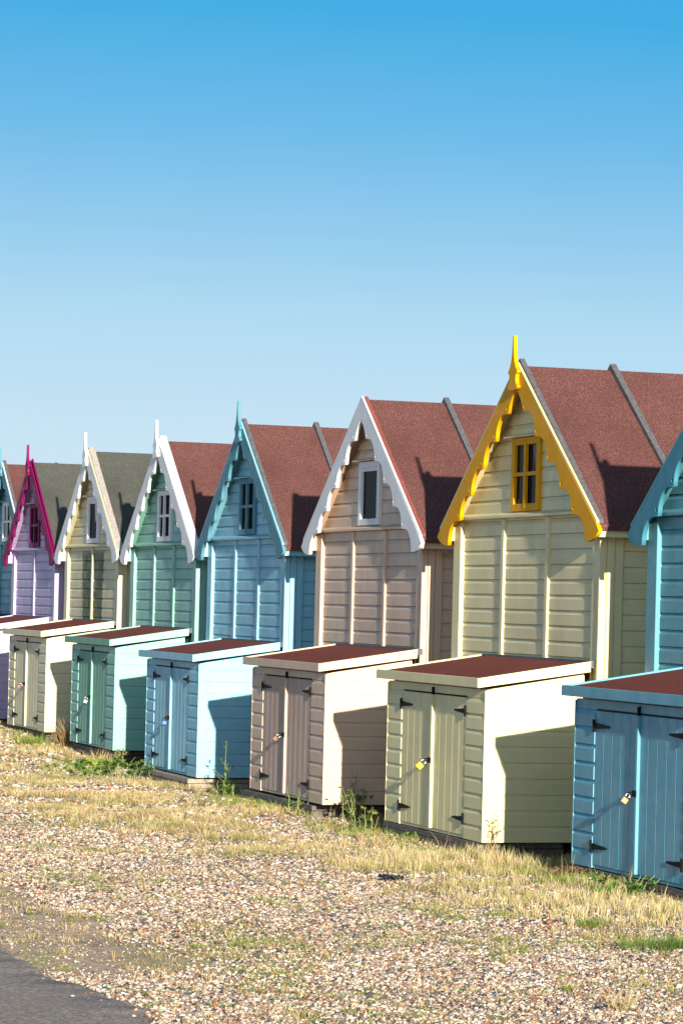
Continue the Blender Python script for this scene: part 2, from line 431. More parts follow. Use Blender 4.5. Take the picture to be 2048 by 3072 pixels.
def padlock(label, x, z, bodymat, dy=0., ang=38, size=.8):
    t = thing('padlock', label, 'padlock', (x-.03, dy-.060, z+.498), 'padlocks hanging on the locker doors')
    Rm = Matrix.Rotation(R(-ang), 4, 'X')
    b = MB(); b.box(-.016*size, .016*size, -.027*size, .027*size, -.082*size, -.032*size, Rm); b.build('body', bodymat, t, .003)
    s = MB(); pts = []
    for k in range(9):
        a = math.pi*k/8; pts.append(Rm @ Vector((0, .018*size*math.cos(a), -.008+.014*math.sin(a))))
    pts = [Rm @ Vector((0, .018*size, -.035*size))] + pts + [Rm @ Vector((0, -.018*size, -.035*size))]
    s.tube(pts, .0042, 6); s.build('shackle', steel if bodymat is not blue_pl else black_iron, t, 0, True)
    return t

# ------------------------------------------------------------------ the huts
hut('h', 'teal beach hut with teal scalloped bargeboard, cut off by the right edge', 5.88, 1.93, 2.15, -.04, 'sea', 'tealtrim', red_felt)
hut('h', 'cream beach hut with bright ochre yellow bargeboards and yellow window', .92, 1.93, 2.15, 0., 'cream', 'yellow', red_felt)
hut('h', 'pinkish beige beach hut with plain white peak and no finial', -3.87, 1.865, 2.13, -.045, 'pink', 'white', red_felt, finial=False, window='single', batten='felt', edge='white')
hut('h', 'blue beach hut with grey teal scalloped trim and red roof', -8.76, 1.755, 2.02, -.075, 'blue', 'seatrim', red_felt)
hut('h', 'mint green beach hut with white trim and white board along its red roof', -12.92, 1.80, 2.07, -.105, 'green', 'white', red_felt, batten='white', edge='white')
hut('h', 'straw coloured beach hut with green algae streaks and dark roof', -17.27, 1.755, 2.12, -.085, 'straw', 'white', dark_felt, bays=2, window='curtain', batten='pale', front='algae')
hut('h', 'lilac beach hut with magenta bargeboards, finial and window', -21.45, 1.67, 2.02, -.10, 'lilac', 'magenta', dark_felt, bays=2, batten='trim', edge='magenta')
hut('h', 'dark teal beach hut behind the lilac hut with white edged trim', -26.15, 1.75, 2.08, .02, 'sea', 'seatrim', red_felt, dy=.36, edge='white', wcol='white')
hut('h', 'farthest beach hut, only its red roof showing at the left edge', -31.0, 1.8, 2.1, -.02, 'green', 'white', red_felt, dy=.36)

LK = [('bright blue storage locker with black hinges, cut off by the right edge', 4.862, 7.60, .004, 'teal', 'brass padlock hanging on the bright blue locker', brass),
      ('cream yellow storage locker with a yellow padlock, below the yellow trimmed hut', 0., 2.726, .0, 'cream', 'bright yellow padlock hanging on the cream locker', yellow_pl),
      ('pinkish beige storage locker with weathered doors, below the white peaked hut', -4.766, -2.04, .006, 'pink', 'worn brass padlock hanging on the pinkish beige locker', old_brass),
      ('pale blue storage locker raised on a timber sleeper base', -9.60, -7.08, -.014, 'blue', 'blue padlock hanging on the pale blue locker', blue_pl),
      ('mint green storage locker with a stained front edge', -13.90, -11.34, .062, 'green', 'silver padlock hanging on the mint green locker', steel),
      ('straw coloured storage locker beside brown dry grass', -18.24, -15.60, .095, 'straw', 'small brass padlock hanging on the straw coloured locker', old_brass),
      ('lilac storage locker cut off by the left edge', -22.75, -20.05, .10, 'lilac', None, None),
      ('farthest storage locker with dark roof behind the lilac locker', -27.3, -24.9, .10, 'sea', None, None)]
for lb, a, b, z, colr, pl, pm in LK:
    far = a < -24
    t, xm, z_ = locker(lb, a, b, z, colr, dy=.36 if far else 0., rooftop=dark_felt if far else None)
    if pl: padlock(pl, xm, z_, pm, ang={blue_pl: 6, steel: 16, old_brass: 52, yellow_pl: 44}.get(pm, 36), size=.85 if pm is yellow_pl else .72)

# timber bases under the lockers
def base(label, x0, x1, y0, y1, zt, courses, mat, h=.044):
    t = thing('timber_base', label, 'timber base', ((x0+x1)/2, (y0+y1)/2, zt-courses*h), 'timber bases under the lockers')
    for k in range(courses):
        q = MB(); j = .004*((k*37)%3); zb = k*h
        hx = (x1-x0)/2; hy = (y1-y0)/2
        q.box(-hx+j, hx-j, -hy+j, hy-j, zb, zb+h-.004)
        q.build('sleeper', mat, t, .003)
base('stacked pale sleepers under the pale blue locker', -9.62, -7.16, -.075, .62, -.026, 4, base_wood)
base('grey sleeper under the pinkish beige locker', -4.95, -2.3, -.045, .6, -.012, 3, dark_base)
base('grey sleeper under the cream yellow locker', -.05, 2.62, -.025, .6, -.004, 3, dark_base)
base('dark sleeper under the mint green locker', -13.9, -11.6, .02, .6, .045, 4, dark_base)
base('grey sleeper under the bright blue locker', 4.9, 7.6, -.02, .6, -.002, 3, dark_base)
base('dark sleeper under the straw coloured locker', -18.2, -15.8, .03, .6, .085, 3, dark_base)

# ------------------------------------------------------------------ ground
def axis(dense0, dense1, step, lo, hi, grow=1.35):
    a = list(np.arange(dense0, dense1+1e-6, step)); s = step; x = dense0; left = []
    while x > lo: s *= grow; x -= s; left.append(x)
    s = step; x = dense1; right = []
    while x < hi: s *= grow; x += s; right.append(x)
    return np.array(left[::-1]+a+right)
GX = axis(-34, 17, .16, -900, 500); GY = axis(-9, 1.6, .12, -700, 900)
XX, YY = np.meshgrid(GX, GY, indexing='ij')
ZZ = gz(XX, YY)
def grid_obj(name, XX, YY, ZZ, mat):
    nx, ny = XX.shape
    co = np.stack([XX, YY, ZZ], -1).reshape(-1, 3)
    i = np.arange(nx*ny).reshape(nx, ny)
    q = np.stack([i[:-1,:-1], i[1:,:-1], i[1:,1:], i[:-1,1:]], -1).reshape(-1, 4)
    return np_mesh(name, co, q, mat)
def np_mesh(name, co, faces, mat, tint=None, smooth_=True):
    me = bpy.data.meshes.new(name); nv = len(co); nf, k = faces.shape
    me.vertices.add(nv); me.vertices.foreach_set('co', co.astype(np.float32).ravel())
    me.loops.add(nf*k); me.loops.foreach_set('vertex_index', faces.astype(np.int32).ravel())
    me.polygons.add(nf); me.polygons.foreach_set('loop_start', (np.arange(nf)*k).astype(np.int32))
    me.polygons.foreach_set('loop_total', np.full(nf, k, np.int32))
    if smooth_: me.polygons.foreach_set('use_smooth', np.ones(nf, bool))
    me.update(calc_edges=True)
    if tint is not None:
        a = me.color_attributes.new('tint', 'FLOAT_COLOR', 'POINT')
        a.data.foreach_set('color', np.concatenate([tint, np.ones((nv, 1))], 1).astype(np.float32).ravel())
    me.materials.append(mat)
    o = bpy.data.objects.new(name, me); C.objects.link(o); return o

gm, nt, b = newmat('shingle_ground'); co = coords(nt)
vor = node(nt, 'ShaderNodeTexVoronoi'); vor.inputs['Scale'].default_value = 46; nt.links.new(co, vor.inputs['Vector'])
sp = node(nt, 'ShaderNodeSeparateColor'); nt.links.new(vor.outputs['Color'], sp.inputs[0])
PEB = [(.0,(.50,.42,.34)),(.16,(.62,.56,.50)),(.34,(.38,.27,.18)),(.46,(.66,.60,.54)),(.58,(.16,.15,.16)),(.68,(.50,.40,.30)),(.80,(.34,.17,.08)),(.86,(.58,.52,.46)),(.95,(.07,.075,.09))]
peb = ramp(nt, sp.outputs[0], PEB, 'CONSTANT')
soil = ramp(nt, noise(nt, co, 14, 6, .7), [(.3,(.34,.24,.15)), (.5,(.54,.40,.27)), (.72,(.72,.57,.42))])
spx = node(nt, 'ShaderNodeSeparateXYZ'); nt.links.new(co, spx.inputs[0])
yy = math_(nt, 'ADD', spx.outputs['Y'], math_(nt, 'MULTIPLY', math_(nt, 'SUBTRACT', noise(nt, co, 1.3, 4), .5), 1.6))
nearhut = math_(nt, 'MULTIPLY', math_(nt, 'ADD', math_(nt, 'ADD', yy, math_(nt, 'MULTIPLY', math_(nt, 'MAXIMUM', math_(nt, 'SUBTRACT', 3., spx.outputs['X']), 0.), .15)), 1.4), 1.4, True)                # soil under the grass by the huts
ey = math_(nt, 'MULTIPLY', math_(nt, 'SUBTRACT', -3.35, yy), 3.5, True)               # trodden earth by the path
ex = math_(nt, 'MULTIPLY', math_(nt, 'SUBTRACT', 11.0, spx.outputs['X']), 1.2, True)
fine = ramp(nt, noise(nt, co, 1.1, 5, .6), [(.46,(0,0,0)), (.60,(1,1,1))])
sf = math_(nt, 'MAXIMUM', math_(nt, 'MULTIPLY', nearhut, .7), math_(nt, 'MULTIPLY', ey, ex))
sf = math_(nt, 'MAXIMUM', sf, math_(nt, 'MULTIPLY', fine, .75))
peb = mix(nt, 1., peb, (.62,.58,.54), 'MULTIPLY')  # ground colour darkened to paint shade into the gaps between loose pebbles
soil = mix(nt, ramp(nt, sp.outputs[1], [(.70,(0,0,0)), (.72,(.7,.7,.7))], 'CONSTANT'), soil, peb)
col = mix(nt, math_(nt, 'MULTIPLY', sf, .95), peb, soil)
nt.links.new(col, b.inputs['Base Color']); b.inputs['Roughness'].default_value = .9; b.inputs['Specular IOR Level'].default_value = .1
mx = math_(nt, 'DIVIDE', math_(nt, 'SUBTRACT', spx.outputs['X'], 9.6), 2.3)
my = math_(nt, 'DIVIDE', math_(nt, 'ADD', math_(nt, 'ADD', yy, 3.05), math_(nt, 'MULTIPLY', math_(nt, 'SUBTRACT', spx.outputs['X'], 9.6), .17)), .55)
mg = math_(nt, 'SUBTRACT', 1.15, math_(nt, 'ADD', math_(nt, 'MULTIPLY', mx, mx), math_(nt, 'MULTIPLY', my, my)), True)
mossc = ramp(nt, noise(nt, co, 26, 5, .7), [(.30,(.16,.16,.05)), (.44,(.36,.33,.12)), (.56,(.56,.44,.26)), (.70,(.72,.58,.42))])
col = mix(nt, math_(nt, 'MULTIPLY', mg, .9), col, mossc)
nt.links.new(col, b.inputs['Base Color'])
hh = math_(nt, 'SUBTRACT', 1., math_(nt, 'MULTIPLY', vor.outputs['Distance'], 40/46))
bump(nt, b, math_(nt, 'ADD', hh, noise(nt, co, 40, 4)), .55, .010)
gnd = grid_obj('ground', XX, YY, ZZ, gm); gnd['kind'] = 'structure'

# path: tarmac, a worn uneven edge
pm, nt, b = newmat('tarmac'); co = coords(nt)
n = noise(nt, co, 58, 3, .9)
col = ramp(nt, n, [(.36,(.07,.058,.05)), (.48,(.20,.17,.145)), (.56,(.30,.25,.205)), (.64,(.62,.50,.38))])
col = mix(nt, ramp(nt, noise(nt, co, 1.5, 4), [(.4,(0,0,0)), (.7,(.4,.4,.4))]), col, (.20,.165,.135))
nt.links.new(col, b.inputs['Base Color']); b.inputs['Roughness'].default_value = .85
bump(nt, b, n, .35, .003)
def edge_y(x):
    x = np.asarray(x, float)
    base_ = -4.12 + .045*(x-11.) - .010*np.clip(9.6-x, 0, 99)
    return base_ + .035*np.sin(2.7*x+1.) + .022*np.sin(6.3*x) + .014*np.sin(17.*x+.5)
px = np.arange(-60, 40, .05); cols = []
offs = np.array([0., .02, .3, 1.2, 2.4, 2.42])
PX = np.repeat(px[:, None], len(offs), 1); PY = edge_y(px)[:, None]-offs[None, :]
PZ = gz(PX, PY)+.012; PZ[:, 0] = gz(PX[:, 0], PY[:, 0])-.006; PZ[:, -1] -= .03
PZ = np.where(PY < -3.0, -.105+.12*smooth(-11.5, -17., PX)+.010, PZ); PZ[:, 0] -= .016; PZ[:, -1] -= .03
path = grid_obj('path', PX, PY, PZ, pm); path['kind'] = 'structure'

# ------------------------------------------------------------------ vegetation density fields (world space)
def vnoise(x, y, sc, seed):
    x = x*sc; y = y*sc; xi = np.floor(x).astype(int); yi = np.floor(y).astype(int); fx = x-xi; fy = y-yi
    def h(a, b_): 
        v = np.sin((a*127.1+b_*311.7+seed*74.7))*43758.5453; return v-np.floor(v)
    fx = fx*fx*(3-2*fx); fy = fy*fy*(3-2*fy)
    return (h(xi,yi)*(1-fx)+h(xi+1,yi)*fx)*(1-fy)+(h(xi,yi+1)*(1-fx)+h(xi+1,yi+1)*fx)*fy
def fbm(x, y, sc, seed): return .5*vnoise(x,y,sc,seed)+.3*vnoise(x,y,sc*2.1,seed+3)+.2*vnoise(x,y,sc*4.3,seed+7)
LOCK = [(a-.02, b+.02, -.02, .72) for _, a, b, *_r in LK] 
def free(x, y):
    ok = y < .74
    for a, b_, c, d in LOCK: ok &= ~((x > a) & (x < b_) & (y > c) & (y < d))
    return ok
def dry_density(x, y):
    band = smooth(-1.85, -.80, y + 1.5*(fbm(x, y, .9, 5)-.5) + .17*np.clip(-x+3., 0, 12))
    return band*np.clip(.34+3.4*(fbm(x, y, 1.8, 2)-.47), .05, 1)

# ------------------------------------------------------------------ pebbles
ph = (1+5**.5)/2
ICO = np.array([(-1,ph,0),(1,ph,0),(-1,-ph,0),(1,-ph,0),(0,-1,ph),(0,1,ph),(0,-1,-ph),(0,1,-ph),(ph,0,-1),(ph,0,1),(-ph,0,-1),(-ph,0,1)])/math.sqrt(1+ph*ph)
ICF = np.array([(0,11,5),(0,5,1),(0,1,7),(0,7,10),(0,10,11),(1,5,9),(5,11,4),(11,10,2),(10,7,6),(7,1,8),(3,9,4),(3,4,2),(3,2,6),(3,6,8),(3,8,9),(4,9,5),(2,4,11),(6,2,10),(8,6,7),(9,8,1)])
PAL = np.array([(.60,.51,.42),(.72,.66,.58),(.52,.38,.26),(.42,.25,.14),(.34,.14,.06),(.22,.19,.18),(.09,.09,.105),(.05,.052,.065),(.70,.58,.44),(.26,.16,.11),(.52,.40,.30)])
PW = np.array([.14,.15,.12,.09,.06,.10,.08,.07,.08,.06,.05]); PW = PW/PW.sum()
def in_view(x, y, m):      # wedge of ground the photograph covers, with a margin
    lft = -4.68 + (12.68-x)*(2.40/15.9); rgt = -2.0 + (13.2-x)*(.52)
    return (y > lft-m) & (y < rgt+m)
def moss(x, y): return np.clip(1.15-((x-9.6)/2.3)**2-((y+3.05+.17*(x-9.6)+.9*(fbm(x,y,1.5,71)-.5))/.55)**2, 0, 1)
chunks = []
def pebbles(x0, x1, dens, r0, r1, m=.9):
    y0, y1 = -6., .9
    n = int((x1-x0)*(y1-y0)*dens)
    x = rng.uniform(x0, x1, n); y = rng.uniform(y0, y1, n)
    ok = in_view(x, y, m) & free(x, y) & ((y > edge_y(x)+.01) | ((y > edge_y(x)-.16) & (rng.random(n) < .05)) | ((y > edge_y(x)-.9) & (rng.random(n) < .003)))
    earth = smooth(-3.2, -3.55, y+.35*(fbm(x, y, 1.3, 9)-.5))*smooth(11.3, 10.2, x)
    grass = dry_density(x, y)
    patch = smooth(.50, .66, fbm(x, y, 1.0, 21))
    keep = (1-.95*earth)*(1-.86*np.clip(grass*1.3,0,1))*(1-.6*patch)*(1-.80*moss(x, y))
    ok &= rng.random(n) < keep
    x = x[ok]; y = y[ok]; n = len(x)
    r = r0+(r1-r0)*rng.random(n)**1.8
    r *= np.where(smooth(-3.3, -3.75, y)*smooth(11.3, 10.2, x) > .5, .7, 1)
    s = np.stack([r*rng.uniform(.8,1.35,n), r*rng.uniform(.7,1.1,n), r*rng.uniform(.45,.8,n)], 1)
    a = rng.uniform(0, 2*np.pi, n); ca, sa = np.cos(a), np.sin(a); tl = rng.normal(0, .35, n)
    V = ICO[None]*s[:, None]*(1+rng.uniform(-.16,.16,(n,12,1)))
    zt = V[...,2]*np.cos(tl)[:,None]+V[...,0]*np.sin(tl)[:,None]; xt = V[...,0]*np.cos(tl)[:,None]-V[...,2]*np.sin(tl)[:,None]
    X = xt*ca[:,None]-V[...,1]*sa[:,None]+x[:,None]; Y = xt*sa[:,None]+V[...,1]*ca[:,None]+y[:,None]
    Z = zt+(gz(x, y)+s[:,2]*rng.uniform(-.4,1.1,n))[:,None]
    c = PAL[rng.choice(len(PAL), n, p=PW)]*rng.uniform(.42,.86,(n,1))*(.78+.44*fbm(x, y, 1.4, 37))[:,None]
    chunks.append((np.stack([X,Y,Z],-1).reshape(-1,3), np.repeat(np.clip(c,0,.85), 12, 0)))
pebbles(5.5, 14.6, 8000, .0050, .0122)
pebbles(-2.0, 5.5, 5000, .0065, .014, .6)
pebbles(-12., -2.0, 1900, .011, .022, .5)
pebbles(-24., -12., 600, .016, .034, .5)
pebbles(4., 14.6, 10, .014, .022)
co_ = np.concatenate([c[0] for c in chunks]); tn = np.concatenate([c[1] for c in chunks])
npb = len(co_)//12
fc = (ICF[None]+12*np.arange(npb)[:,None,None]).reshape(-1,3)
peb_m = attrmat('pebble', .62, .35)
o = np_mesh('shingle', co_, fc, peb_m, tn); tag(o, 'loose multicoloured pebbles covering the ground in front of the huts', 'shingle', kind='stuff')

# ------------------------------------------------------------------ grass
def blades(x, y, zb, h, w, lean, col0, col1, az=None):
    """curved blades, five vertices each"""
    n = len(x); az = rng.uniform(0, 2*np.pi, n) if az is None else az
    dx, dy_ = np.cos(az), np.sin(az); face = az+rng.uniform(-1.4, 1.4, n); fx, fy = -np.sin(face), np.cos(face)
    L = lean*h
    def pt(t, sgn, ww):
        return np.stack([x+dx*L*t**1.8+fx*w*ww*sgn, y+dy_*L*t**1.8+fy*w*ww*sgn, zb+h*t*(1-.22*np.clip(lean,0,2)*t)], -1)
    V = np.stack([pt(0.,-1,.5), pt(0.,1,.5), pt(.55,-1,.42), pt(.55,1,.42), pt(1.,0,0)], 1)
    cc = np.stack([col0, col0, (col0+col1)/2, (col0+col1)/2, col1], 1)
    F = np.array([(0,1,3),(0,3,2),(2,3,4)])
    return V.reshape(-1,3), cc.reshape(-1,3), (F[None]+5*np.arange(n)[:,None,None]).reshape(-1,3)
def join(parts):
    off = 0; A=[];B=[];D=[]
    for v,c,f in parts: A.append(v);B.append(c);D.append(f+off);off+=len(v)
    return np.concatenate(A),np.concatenate(B),np.concatenate(D)
def palette(n, cols, wts, jit=.18):
    cols = np.array(cols); wts = np.array(wts, float); wts /= wts.sum()
    return np.clip(cols[rng.choice(len(cols), n, p=wts)]*rng.uniform(1-jit, 1+jit, (n,1))*.80, 0, .9)
DRY = [(.74,.57,.30),(.84,.72,.48),(.62,.44,.21),(.48,.29,.12),(.64,.58,.22),(.36,.44,.09)]; DW = [.30,.24,.18,.08,.12,.08]
GRN = [(.20,.33,.045),(.32,.42,.07),(.12,.22,.035),(.46,.47,.11),(.52,.42,.17)]; GW = [.32,.26,.16,.16,.10]
def tufts(tx, ty, nb, h, w, spread, cols, wts, lean=(.2,.9), vary=False):
    m = len(tx); k = np.repeat(np.arange(m), nb)
    n = len(k); r = spread*np.minimum(np.abs(rng.normal(0, .6, n)), 1.5 if m > 1 else .85); a = rng.uniform(0, 2*np.pi, n)
    x = tx[k]+r*np.cos(a); y = ty[k]+r*np.sin(a)
    hh_ = (h[k] if isinstance(h, np.ndarray) else h)*rng.uniform(.45, 1.1, n)
    c1 = palette(n, cols, wts)
    if vary:
        f1 = fbm(tx, ty, 1.9, 17)[k][:, None]; f2 = smooth(.52, .68, fbm(tx, ty, 1.2, 23))[k][:, None]; f3 = rng.uniform(.72, 1.12, m)[k][:, None]
        c1 = c1*(.55+.9*f1)*f3; c1 = c1*(1-.55*f2)+np.array([.20,.26,.05])*.55*f2
        c1 = np.clip(c1, 0, .85)
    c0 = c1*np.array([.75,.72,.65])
    ok = free(x, y) & (y > edge_y(x)+.0)
    x, y, hh_, a, c0, c1 = x[ok], y[ok], hh_[ok], a[ok], c0[ok], c1[ok]
    n = len(x)
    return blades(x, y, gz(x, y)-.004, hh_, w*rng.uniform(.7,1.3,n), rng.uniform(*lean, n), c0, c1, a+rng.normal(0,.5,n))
def scatter(x0, x1, y0, y1, dens, fn, m=.8):
    n = int((x1-x0)*(y1-y0)*dens); x = rng.uniform(x0, x1, n); y = rng.uniform(y0, y1, n)
    ok = in_view(x, y, m) & free(x, y) & (rng.random(n) < fn(x, y)); return x[ok], y[ok]
grass_m = attrmat('grass_blade', .7, .2, .28)
parts = []
for (a, b_, dens, nb, w) in ((4, 14.6, 150, 16, .0028), (-3, 4, 150, 16, .0036), (-12, -3, 170, 16, .0048), (-26, -12, 130, 14, .0068)):
    tx, ty = scatter(a, b_, -3.9, .74, dens, lambda x, y: dry_density(x, y)**1.1)
    hgt = .035+.075*vnoise(tx, ty, .8, 31)**1.2*(1+.15*(tx < 0))
    parts.append(tufts(tx, ty, nb, hgt, w, .045, DRY, DW, vary=True))
# tall pale straw stand in front of the cream and blue lockers
tx, ty = scatter(2.5, 10.8, -1.3, .1, 130, lambda x, y: smooth(.40,.58,fbm(x, y, 1.1, 44))*smooth(-1.3,-1.0,y))
parts.append(tufts(tx, ty, 12, .055+.095*vnoise(tx, ty, 1.7, 83), .0028, .03, DRY+[(.36,.46,.10)], [.30,.36,.08,.03,.10,.06,.10], (.1,.5)))
tx, ty = scatter(-14, 14.6, -4.1, -1., 42, lambda x, y: .22+smooth(.5,.68,fbm(x,y,1.1,57)))
parts.append(tufts(tx, ty, 12, .055, .003, .05, DRY, DW, (.3,1.2)))
tx, ty = scatter(-14, 12, -1.5, .3, 7, lambda x, y: smooth(-1.4,-.3,y)*(.2+smooth(.42,.6,fbm(x,y,1.5,101))))
parts.append(tufts(tx, ty, 6, .19, .0030, .03, DRY, DW, (.1,.8), vary=True))
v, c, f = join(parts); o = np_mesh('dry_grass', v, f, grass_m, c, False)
tag(o, 'dry straw coloured grass growing along the locker fronts', 'dry grass', kind='stuff')
parts = []
gfun = lambda x, y: (1-.85*smooth(-3.2, -3.5, y)*smooth(11., 10., x))*(smooth(.50,.68,fbm(x, y, 1.3, 61))*.9+.05)
tx, ty = scatter(-6, 14.6, -4.2, -.6, 70, gfun); parts.append(tufts(tx, ty, 26, .040, .0030, .055, GRN, GW, (.4,1.4)))
# mottled mossy turf in the middle, near the path
mfun = lambda x, y: moss(x, y)*smooth(.38,.62,fbm(x,y,2.6,73))
tx, ty = scatter(5, 14., -4.3, -1.8, 420, mfun)
parts.append(tufts(tx, ty, 14, .026, .0024, .05, GRN+DRY[:4], [.26,.16,.16,.16,.1,.08,.06,.10,.08], (.5,1.8)))
tx, ty = scatter(7, 14.4, -4.35, -3.3, 90, lambda x, y: np.exp(-((y-edge_y(x)-.10)/.10)**2)*(.3+fbm(x,y,2.,13)))
parts.append(tufts(tx, ty, 14, .026, .0026, .05, GRN, GW, (.5,1.6)))
tx, ty = scatter(-26, 10, -1.1, .74, 75, lambda x, y: smooth(-.6,-.02,y)*(.25+smooth(.40,.60,fbm(x,y,1.2,91))))
parts.append(tufts(tx, ty, 16, .07, .0036, .05, GRN, GW, (.3,1.1)))
tx, ty = scatter(-26, -4, -2.6, -.3, 11, lambda x, y: smooth(.48,.64,fbm(x,y,1.0,77)))
parts.append(tufts(tx, ty, 16, .04, .0056, .09, GRN, GW, (.4,1.3)))
v, c, f = join(parts); o = np_mesh('green_grass', v, f, grass_m, c, False)
tag(o, 'short green grass and moss growing in patches through the pebbles', 'green grass', kind='stuff')

# ------------------------------------------------------------------ single plants
def leaf_mesh(pos, dirs, L, Wd, cols):
    n = len(pos); up = np.array([0,0,1.])
    d = dirs/np.linalg.norm(dirs, axis=1, keepdims=True)
    sd = np.cross(d, up); sd /= (np.linalg.norm(sd, axis=1, keepdims=True)+1e-6)
    tw = rng.normal(0, .5, (n,1)); sd = sd*np.cos(tw)+np.cross(d, sd)*np.sin(tw)
    V = np.stack([pos, pos+d*L[:,None]*.45+sd*Wd[:,None], pos+d*L[:,None], pos+d*L[:,None]*.45-sd*Wd[:,None]], 1)
    V[:, 2, 2] -= L*.12
    return V.reshape(-1,3), np.repeat(cols, 4, 0), (np.array([(0,1,2,3)])[None]+4*np.arange(n)[:,None,None]).reshape(-1,4)
stem_green = plain('stem_green', (.22,.28,.10), .7); stem_brown = plain('stem_brown', (.26,.15,.08), .8)
leafm = attrmat('leaf', .55, .35, .3)
def plant(name, label, cat, x, y, H, stems, leafL, leafn, spread, cols, wts, stemmat=stem_green, lean=.3, r=.004, group=None, leafw=.28):
    z = float(gz(x, y)); t = thing(name, label, cat, (x, y, z-.005), group)
    mb = MB(); P_=[];D_=[]
    for k in range(stems):
        a = random.uniform(0, 6.28); ln = random.uniform(0, lean); h = H*random.uniform(.6, 1.) if k else H
        bx, by = random.gauss(0, spread*.35), random.gauss(0, spread*.35)
        pts = []
        for j in range(6):
            q = j/5; pts.append((bx+math.cos(a)*ln*h*q**1.5+random.gauss(0,.006), by+math.sin(a)*ln*h*q**1.5+random.gauss(0,.006), h*q))
        mb.tube(pts, [r*(1-.7*j/5) for j in range(6)], 5)
        if k: mb.tube([(0, 0, -.002), (bx*.5, by*.5, -.006), (bx, by, .001)], [r, r*.8, r*.8], 4)
        nsub = max(2, int(h*14))
        for s_ in range(nsub):
            q = random.uniform(.15, .98); i = min(int(q*5), 4); f_ = q*5-i
            p0 = Vector(pts[i]).lerp(Vector(pts[i+1]), f_); aa = random.uniform(0, 6.28); l = h*.28*(1.15-q)*random.uniform(.5,1.)
            p1 = p0+Vector((math.cos(aa)*l, math.sin(aa)*l, l*.7)); mb.tube([p0, (p0+p1)/2+Vector((0,0,-l*.05)), p1], [r*.45, r*.4, r*.2], 4)
            for m_ in range(max(1, leafn//nsub)):
                w_ = random.random(); pp = p0.lerp(p1, w_); P_.append(pp); D_.append((math.cos(aa)+random.gauss(0,.6), math.sin(aa)+random.gauss(0,.6), random.uniform(-.2,.9)))
    mb.build('stem', stemmat, t)
    n = len(P_)
    v, c, f = leaf_mesh(np.array([tuple(p) for p in P_]), np.array(D_), leafL*rng.uniform(.5,1.2,n), leafL*leafw*rng.uniform(.6,1.1,n)*.5, palette(n, cols, wts))
    o = np_mesh('foliage', v, f, leafm, c, False); o.parent = t
    return t
G3 = [(.12,.24,.04),(.20,.34,.06),(.07,.15,.03),(.34,.36,.10)]
plant('weed', 'tall thin branching weed between the pale blue and pinkish lockers', 'weed', -5.97, .02, .50, 2, .045, 90, .05, G3, [4,3,2,1], lean=.12, r=.005)
plant('weed', 'low leafy clump at the foot of the tall thin weed', 'weed', -5.75, -.05, .17, 9, .055, 50, .16, G3, [4,3,3,1])
plant('weed', 'bushy dark green weed beside the front corner of the pale blue locker', 'weed', -8.85, -.36, .25, 20, .055, 70, .55, G3, [5,3,4,0], lean=.6)
plant('weed', 'bright broad leaved weed left of the bushy dark weed', 'weed', -10.3, -.40, .14, 12, .10, 24, .5, [(.20,.36,.04),(.28,.42,.06)], [1,1], lean=.9, leafw=.4)
plant('weed', 'yellow green weed in the gap left of the timber base by the mint locker', 'weed', -11.2, .02, .26, 6, .06, 30, .2, [(.50,.42,.2),(.34,.36,.1)], [2,1], lean=.3, leafw=.2)
plant('weed', 'thistle like weed standing against the pinkish locker door', 'weed', -2.55, -.12, .30, 3, .055, 40, .10, G3, [3,3,1,2], lean=.25, r=.005)
plant('weed', 'olive weed with small leaves below the pinkish locker corner', 'weed', -1.35, .10, .30, 10, .04, 60, .20, [(.16,.22,.05),(.30,.28,.10),(.10,.15,.05)], [3,2,2], lean=.4)
plant('weed', 'dark wiry weed leaning over the shaded side of the pinkish locker', 'weed', -1.9, .25, .42, 4, .03, 30, .12, [(.08,.13,.05),(.2,.2,.1)], [3,1], lean=.45)
plant('weed', 'thin sprig with tiny leaves in front of the sunlit cream locker side', 'weed', 2.80, .05, .36, 6, .022, 50, .09, [(.30,.28,.06),(.22,.26,.06),(.26,.14,.07)], [3,2,1], stem_brown, lean=.22, r=.0025)
plant('weed', 'reddish brown dead weed in the gap beside the cream locker', 'weed', 3.45, .45, .22, 12, .02, 30, .35, [(.30,.13,.08),(.20,.12,.07)], [2,1], stem_brown, lean=.6, r=.0025)
plant('weed', 'curled brown dead plant at the corner of the bright blue locker', 'weed', 5.12, -.12, .09, 24, .028, 40, .16, [(.30,.15,.09),(.22,.12,.08),(.42,.28,.18)], [3,2,1], stem_brown, lean=1.3, r=.003)
plant('weed', 'yellowing weed at the near left foot of the cream locker', 'weed', -.35, -.06, .20, 9, .04, 50, .18, [(.30,.34,.08),(.42,.38,.12),(.16,.24,.05)], [2,2,2], lean=.5)
plant('weed', 'small bright green weed at the foot of the cream locker door', 'weed', .95, -.10, .07, 9, .04, 30, .10, G3, [2,4,1,1], lean=1.)
plant('weed', 'low spreading green weed under the bright blue locker doors', 'weed', 6.62, -.20, .13, 16, .045, 40, .30, G3, [5,3,4,0], lean=.9)
def tuft(label, x, y, n, h, w, sp, cols, wts, lean=(.2,.8), grp=None):
    k = np.zeros(1); v, c, f = tufts(np.array([x]), np.array([y]), n, h, w, sp, cols, wts, lean)
    v = v-np.array([x, y, float(gz(x, y))])
    o = np_mesh('grass_tuft', v, f, grass_m, c, False); o.location = (x, y, float(gz(x, y)))
    return tag(o, label, 'grass tuft', grp)
tuft('brown dry grass tuft between the straw and mint lockers', -14.6, .10, 260, .34, .006, .16, [(.45,.27,.12),(.55,.36,.18),(.60,.48,.26)], [3,2,2], (.2,1.))
tuft('green grass tuft with yellow stalks in the gap by the straw locker', -15.0, -.25, 200, .16, .006, .20, GRN, GW)
